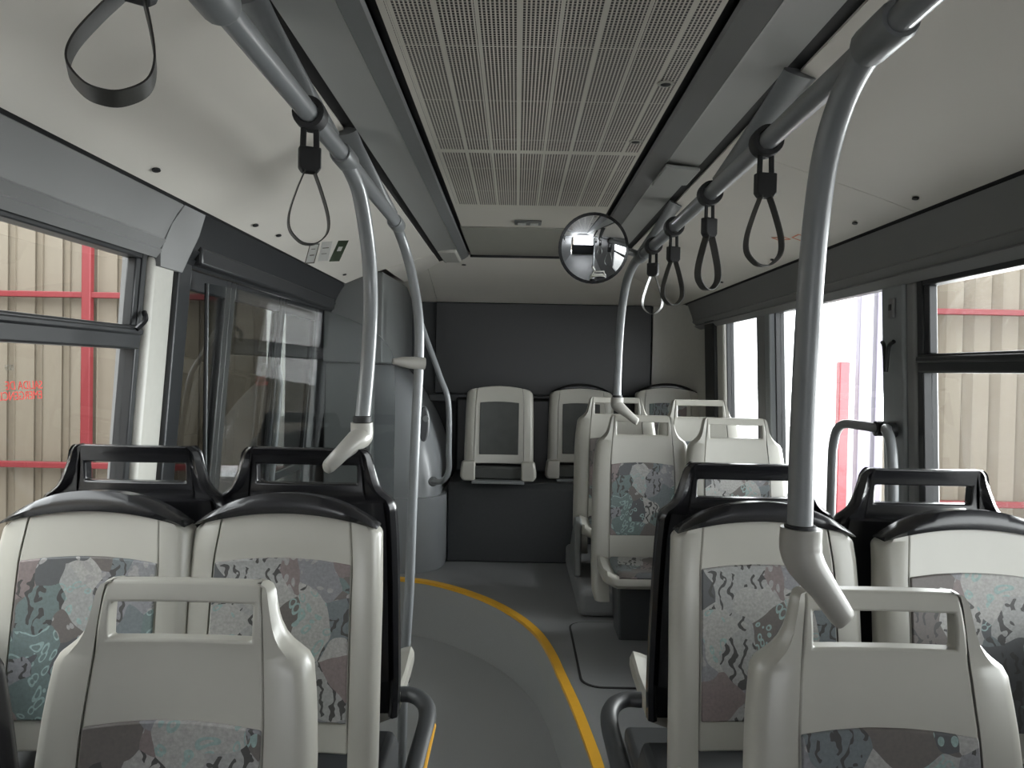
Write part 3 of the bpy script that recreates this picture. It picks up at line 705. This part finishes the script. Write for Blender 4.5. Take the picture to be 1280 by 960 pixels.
bm = B(); collar(bm, Vector((-.41, 1.00, 2.088))-o_, (0, 1, 0), .029, .11); link('joint', bm, 'fitting', lr)
bm = B(); lathe(bm, [(.021, 0), (.021, .05), (.017, .055)], Matrix.Translation(Vector((-.383, 2.75, .47))-o_)); link('collar', bm, 'chrome', lr)
bm = B(); tube(bm, [Vector((-.328, 2.745, 1.618))-o_, Vector((-.365, 2.73, 1.62))-o_, Vector((-.405, 2.71, 1.622))-o_, Vector((-.435, 2.70, 1.624))-o_], [.022, .022, .018, .010], 14, ry=.02); link('glass_clamp', bm, 'clampgrey', lr)
for a, b in (((-.512, 1.42, 2.272), (-.415, 1.68, 2.10)), ((-.512, 2.20, 2.272), (-.415, 2.50, 2.098)), ((-.512, .78, 2.272), (-.415, .95, 2.10))):
    bm = B(); bracket(bm, Vector(a)-o_, Vector(b)-o_); link('ceiling_bracket', bm, 'fitting', lr)
# stop button box on the second left pole
bm = B(); loft(bm, [[(-.330+.020*math.cos(a), 2.79+dy, 1.40+.065*math.sin(a)) for a in [R(22.5*k) for k in range(16)]] for dy in (-.028, 0, .01)])
sb = tag(link('stop_button', bm, 'dark', bevel=.006), 'dark oval stop-request button box on the thin left pole', 'stop button')
bm = B(); lathe(bm, [(.011, 0), (.011, .006)], Matrix.Translation((-.322, 2.762, 1.42)) @ Matrix.Rotation(R(90), 4, 'X')); link('button', bm, 'fitting', sb)

# ------------------------------------------------------------------ strap hangers
def hanger(rail_r=.0195):
    r = empty('strap_hanger', (0, 0, 0), 0, '', 'strap hanger', 'strap hangers on the overhead rails')
    bm = B(); n = 24
    loops = [[(x, q*math.cos(2*math.pi*k/n), q*math.sin(2*math.pi*k/n)) for x, q in ()] for k in range(0)]
    M_ = Matrix.Rotation(R(90), 4, 'X')
    pr = [(.0215, -.020), (.031, -.018), (.032, .0), (.031, .018), (.0215, .020)]
    loops = [[M_ @ Vector((q*math.cos(2*math.pi*k/n), q*math.sin(2*math.pi*k/n), z)) for q, z in pr] for k in range(n)]
    rings = [[bm.verts.new(p) for p in L] for L in loops]
    for i in range(n):
        a, b = rings[i], rings[(i+1) % n]
        for k in range(len(pr)): bm.faces.new((a[k], b[k], b[(k+1) % len(pr)], a[(k+1) % len(pr)]))
    link('clamp_ring', bm, 'black', r)
    for s in (-1, 1):
        bm = B(); tube(bm, [(s*.012, 0, -.028), (s*.013, 0, -.068)], .006, 8, ry=.0035); link('ring_tab', bm, 'black', r)
    bm = B(); extrude(bm, [(-.021, -.011, -.064), (.021, -.011, -.064), (.021, -.011, -.105), (.014, -.011, -.114), (-.014, -.011, -.114), (-.021, -.011, -.105)], (0, .022, 0)); link('buckle', bm, 'black', r, bevel=.003)
    bk_ = children(r)[-1]
    # flat webbing loop: teardrop, broad side across the bus
    pts = catmull([(-.009, 0, -.110), (-.024, 0, -.150), (-.037, 0, -.195), (-.036, 0, -.226), (-.018, 0, -.247), (0, 0, -.252), (.018, 0, -.247), (.036, 0, -.226), (.037, 0, -.195), (.024, 0, -.150), (.009, 0, -.110)], 6)
    bm = B(); lo = []
    for i, p in enumerate(pts):
        t = (pts[min(i+1, len(pts)-1)]-pts[max(i-1, 0)]).normalized(); nrm = Vector((-t.z, 0, t.x))
        e = Vector((0, .0115, 0)); lo.append([p-e-nrm*.0011, p+e-nrm*.0011, p+e+nrm*.0011, p-e+nrm*.0011])
    loft(bm, lo); link('strap_loop', bm, 'strap', bk_, smooth=30)
    return r
h0 = hanger()
hs_ = [((-.41, .86, 2.088), 'strap hanger cut off at the top left, only its wide black loop showing', 20),
       ((-.41, 1.50, 2.09), 'strap hanger on the left rail near the green and white stickers', 24),
       ((.5, 1.575, 2.075), 'strap hanger with a thin loop, first on the right rail behind the big pole', 8),
       ((.5, 2.03, 2.074), 'strap hanger on the right rail, second behind the big pole, broad dark loop', 34),
       ((.5, 2.49, 2.073), 'strap hanger on the right rail, third behind the big pole', 25),
       ((.5, 2.86, 2.072), 'small strap hanger on the right rail closest to the round mirror', -30)]
for i, (loc, lab, rz) in enumerate(hs_):
    o = h0 if i == 0 else copy_tree(h0)
    o.location = loc; o['label'] = lab
    for c in children(o):
        if c.name.split('.')[0] in ('buckle', 'ring_tab'): c.rotation_euler = (0, 0, R(rz))
    o.rotation_euler = (R(-25) if i == 0 else 0, 0, 0)

# ------------------------------------------------------------------ convex mirror
mr = empty('convex_mirror', (.285, 2.93, 2.07), 0, 'round convex mirror on an arm at the end of the right rail', 'mirror')
rotm = Matrix.Rotation(R(90), 4, 'X'); tilt = Matrix.Rotation(R(1.0), 4, 'Z') @ Matrix.Rotation(R(9.3), 4, 'X')
bm = B(); rad = .132; Rc = .62
prof = [(rad*math.sin(k/16*math.pi/2), math.sqrt(Rc**2-(rad*math.sin(k/16*math.pi/2))**2)-math.sqrt(Rc**2-rad**2)) for k in range(17)]
prof[0] = (.0006, prof[0][1]); lathe(bm, [(rad, -.004)]+prof[::-1], tilt @ rotm, 48); link('mirror_glass', bm, 'mirror', mr, smooth=60)
bm = B(); lathe(bm, [(rad-.001, .002), (rad+.002, .001), (rad+.0025, -.006), (rad-.01, -.03), (.03, -.05), (.001, -.052)], tilt @ rotm, 40); link('back_shell', bm, 'blackshell', mr)
bm = B(); tube(bm, catmull([(.02, .045, .0), (.11, .10, .012), (.17, .15, .01), (.208, .19, .003)], 5), .013, 10, ry=.02); link('arm', bm, 'fitting', mr)

# ------------------------------------------------------------------ ceiling details
def spot(x, y, z, nx, rad, mat, name, lab, cat, grp=None, sy=1.6):
    bm = B(); nrm = Vector((nx, 0, -1)).normalized()
    q = nrm.to_track_quat('Z', 'Y').to_matrix().to_4x4()
    lathe(bm, [(rad, -.002), (rad, .002), (rad*.7, .003), (.0005, .003)], Matrix.Translation((0, 0, 0)) @ q, 14)
    for v in bm.verts: v.co.y *= sy
    o = link(name, bm, mat); o.location = (x, y, z); return tag(o, lab, cat, grp)
slR = -.30; slL = .36
def zR(x): return lerp(cr, x)
def zL(x): return lerp(cl[::-1], x)
for x, y, lab in ((1.126, 2.20, 'black screw recess on the right cream ceiling, nearest the big pole'), (1.121, 2.58, 'black screw recess on the right cream ceiling, second from the front'),
             (1.125, 3.42, 'black screw recess on the right cream ceiling, below the thin strap'), (1.129, 4.27, 'tiny black screw recess on the right cream ceiling, farthest back')):
    spot(x, y, zR(x)-.003, slR, .008, 'black', 'screw_recess', lab, 'screw', 'screw recesses in the ceiling panels')
for x, y, lab in ((-.969, 2.05, 'black screw recess on the left cream ceiling, above the window end'), (-.969, 2.83, 'small black slot on the left cream ceiling, just before the larger hole'),
             (-.958, 3.07, 'larger black hole on the left cream ceiling beside the white stickers'), (-.967, 4.29, 'black hole at the far corner of the left cream ceiling')):
    spot(x, y, zL(x)-.003, slL, .010, 'black', 'screw_recess', lab, 'screw', 'screw recesses in the ceiling panels')
spot(-.35, 4.95, 2.272, 0, .014, 'black', 'screw_recess', 'round black fixing at the left end of the rear header', 'screw', 'screw recesses in the ceiling panels', 1.0)
for y, lab in ((1.92, 'oval black nozzle in the perforated ceiling, nearer one'), (2.40, 'oval black nozzle in the perforated ceiling, farther one')):
    o = spot(.357, y, ZC-.002, 0, .013, 'black', 'air_nozzle', lab, 'air nozzle', 'air nozzles in the perforated ceiling', 1.0)
    bm = B(); lathe(bm, [(.021, -.001), (.021, .0015), (.014, .003), (.014, -.001)], Matrix.Rotation(R(180), 4, 'X'), 18); link('rim', bm, 'shell', o)
sw = empty('switch_panel', (.043, 3.725, ZC-.002), 0, 'small grey plate with two pale switches on the rear ceiling', 'switch panel')
bm = B(); box(bm, -.065, .065, -.045, .045, -.008, .001); link('plate', bm, 'strip', sw, bevel=.003)
for dx in (-.03, .03):
    bm = B(); box(bm, dx-.02, dx+.02, -.022, .022, -.013, -.008); link('switch', bm, 'lamp_lens', sw, bevel=.003)
# stickers on the left cream ceiling
def tagsheet(p, u, v, mat, lab, marks=(), bend=0):
    """small stiff label hanging down from the ceiling panel"""
    r = empty('sticker', p, 0, lab, 'sticker'); u = Vector(u); v = Vector(v); n = u.cross(v).normalized()*.0015
    bm = B(); K = 6
    pt = lambda a, b: u*a+v*b+n*bend*math.sin(math.pi*b)*8
    loft(bm, [[pt(0, k/K)-n/2, pt(1, k/K)-n/2, pt(1, k/K)+n/2, pt(0, k/K)+n/2] for k in range(K+1)]); link('sheet', bm, mat, r, smooth=30)
    for a0, a1, b0, b1, mm in marks:
        for sg in (1, -1):
            bm = B(); q = [u*a0+v*b0, u*a1+v*b0, u*a1+v*b1, u*a0+v*b1]; extrude(bm, [x+n*.5*sg for x in q], n*.4*sg); link('mark', bm, mm, r, smooth=0)
fr_ = [(0, 1, 0, .05, 'greyink'), (0, 1, .95, 1, 'greyink'), (0, .09, .05, .95, 'greyink'), (.91, 1, .05, .95, 'greyink'), (.3, .75, .55, .60, 'greyink'), (.3, .7, .25, .28, 'greyink')]
tagsheet((-.915, 3.37, zL(-.915)-.004), (.044, .0, .004), (-.036, .05, -.080), 'white', 'white ceiling sticker with a dark outline, left of the plain and green ones', fr_)
tagsheet((-.862, 3.37, zL(-.862)-.012), (.046, .0, .004), (-.030, .05, -.078), 'white', 'plain white ceiling sticker between the outlined and the green one', [(.2, .8, .3, .34, 'greyink'), (.2, .7, .6, .63, 'greyink')])
tagsheet((-.790, 3.37, zL(-.790)-.030), (.046, .0, .002), (-.052, .05, -.085), 'green', 'dark green bent ceiling sticker beside the left pole', [(.3, .7, .3, .5, 'white')], bend=1)
# orange marks on the right ceiling
s = empty('sticker', (1.06, 3.0, zR(1.06)-.002), 0, 'faint orange pictogram marks on the right cream ceiling', 'sticker')
s.rotation_euler = (0, math.atan2(.05, .15), 0)
for cx, cy, a in ((-.022, .06, .025), (.026, -.04, 0)):
    bm = B(); q = [(cx-.026+a, cy-.035), (cx+.026, cy-.035), (cx+.026-a, cy+.035), (cx-.026, cy+.035)]
    for k in range(4):
        p0, p1 = Vector((*q[k], 0)), Vector((*q[(k+1) % 4], 0)); t = (p1-p0).normalized(); nn = Vector((-t.y, t.x, 0))*.0028
        extrude(bm, [p0-nn, p1-nn, p1+nn, p0+nn], (0, 0, -.001))
    link('mark', bm, 'orangeink', s, smooth=0)

# ------------------------------------------------------------------ grab rails on the right pillar
def grab(lab, pts):
    r = empty('grab_rail', pts[0], 0, lab, 'grab rail'); o = Vector(pts[0])
    P = catmull(pts, 7); bm = B(); tube(bm, [p-o for p in P], .0165, 14); link('rail', bm, 'tube', r)
    bm = B(); tube(bm, [Vector((0.02, 0, 0)), Vector((-.012, 0, 0))], .026, 14); link('flange', bm, 'frame', r)
grab('grey looped grab rail left of the window pillar, on the bright window side', [(1.243, 2.63, 1.425), (1.20, 2.67, 1.432), (1.18, 2.78, 1.425), (1.178, 2.84, 1.36), (1.178, 2.85, 1.20), (1.178, 2.85, .75)])
grab('pale grab rail right of the window pillar, over the black seat', [(1.243, 2.56, 1.425), (1.22, 2.53, 1.43), (1.205, 2.47, 1.40), (1.20, 2.44, 1.33), (1.20, 2.43, 1.20), (1.20, 2.43, .75)])

# ------------------------------------------------------------------ writing on the left window (seen from behind)
def text(body, size, mat, loc, rot, lab, cat='lettering', name='window_lettering', mirror=True, tilt=0):
    cu = bpy.data.curves.new(name, 'FONT'); cu.body = body; cu.size = size; cu.extrude = .0004; cu.shear = .15
    cu.align_x = 'LEFT'; cu.space_line = .85
    o = bpy.data.objects.new(name, cu); COL.objects.link(o)
    dg = bpy.context.evaluated_depsgraph_get(); me = bpy.data.meshes.new_from_object(o.evaluated_get(dg))
    bpy.data.objects.remove(o); bm = B(); bm.from_mesh(me)
    if mirror:
        for v in bm.verts: v.co.x *= -1
    o = link(name, bm, mat, smooth=0); o.location = loc; o.rotation_euler = rot
    return tag(o, lab, cat)
rot = (R(90), 0, R(90))
text('SALIDA DE\nEMERGENCIA', .029, 'redink', (-1.184, 1.915, 1.532), rot, 'red mirror-written SALIDA DE EMERGENCIA lettering on the left window')
text('EIDI', .018, 'greyink', (-1.181, 1.80, 1.578), rot, 'small faint grey mirror-written characters above the red lettering on the left window')

# ------------------------------------------------------------------ outside: hangar
bm = B(); box(bm, -14, 16, -8, 30, -.42, -.36); struct('ground', bm, 'ground', smooth=0)
def cladding(name, x0, x1, y, lab, seed):
    rnd = random.Random(seed); pts = [(x0, 0)]; x = x0
    while x < x1-.35:
        for wd, dep in ((.19, 0), (.10, -.035)):
            x += wd
            pts += [(x-.009, dep), (x-.007, dep+.025), (x-.002, dep+.025)]
        pts += []
    # profile with narrow dark grooves between sheets
    L = [(x_, y+d_) for x_, d_ in pts]; bm = B()
    extrude(bm, [(a, b, -.36) for a, b in L]+[(L[-1][0], y+.10, -.36), (x0, y+.10, -.36)], (0, 0, 6.4))
    return tag(link(name, bm, 'clad', smooth=0), lab, 'wall')
cladding('hangar_cladding', -10.5, -2.35, 8.1, 'beige ribbed sheet wall of the hangar outside the left windows', 3)
cladding('hangar_cladding', 3.92, 9.6, 8.1, 'beige ribbed sheet wall of the hangar outside the right window', 5)
bm = B(); box(bm, -4.52, -4.425, 7.94, 8.02, -.36, 5.5); tag(link('steel_column', bm, 'red', bevel=.01), 'red steel column outside the left window', 'column')
for nm, x0, x1, z, lab in (('steel_beam', -9.8, -2.4, 2.30, 'red horizontal beam seen through the upper left window'), ('steel_beam', -9.8, -2.4, .52, 'red horizontal beam low behind the left seats'),
                       ('steel_beam', 4.0, 9.5, 2.295, 'red horizontal beam seen through the upper right window'), ('steel_beam', 4.0, 9.5, .30, 'red horizontal beam low behind the right seats')):
    bm = B(); box(bm, x0, x1, 7.96, 8.04, z-.03, z+.03); tag(link(nm, bm, 'red', bevel=.006), lab, 'beam')

bm = B(); box(bm, -1.0, 9.5, -7, 5.0, 5.2, 5.4); struct('sky_block_roof', bm, 'dark', smooth=0)  # unseen cover added to cut sky light from the front and right

bm = B(); box(bm, -2.50, 2.2, 8.3, 8.4, -.36, 6.5); tag(link('sky_block_panel', bm, 'dark', smooth=0), 'plain dark panel added beyond the exit door to hide bright sky', 'sky blocker')  # added dark slab, keeps the view through the door glass dark
for x0, x1, z1, mt, lab in ((3.26, 3.36, 1.75, 'palered', 'red post paled to match the glare outside the right window'), (3.45, 3.58, 3.2, 'palegrey', 'pale lilac-grey post in the glare outside the right window'), (3.62, 3.70, 3.2, 'palegrey', 'narrow pale grey post nearest the pillar outside the right window')):
    bm = B(); box(bm, x0, x1, 7.75, 7.85, -.36, z1); tag(link('steel_post', bm, mt, bevel=.008), lab, 'post')

bm = B(); box(bm, -7.1, -7.0, -6, 7.9, -.36, 3.9); tag(link('reflection_block_side', bm, 'clad', smooth=0), 'long low beige wall added at far left to dim the draught screen reflection', 'wall')  # unseen, added so the draught screen reflects less white sky

bm = B(); box(bm, -16, -1.6, -9.6, -9.5, -.36, 5.0); tag(link('reflection_block_end', bm, 'clad', smooth=0), 'beige wall added behind the viewpoint to dim the draught screen reflection', 'wall')  # unseen, added to block sky that the draught screen would reflect
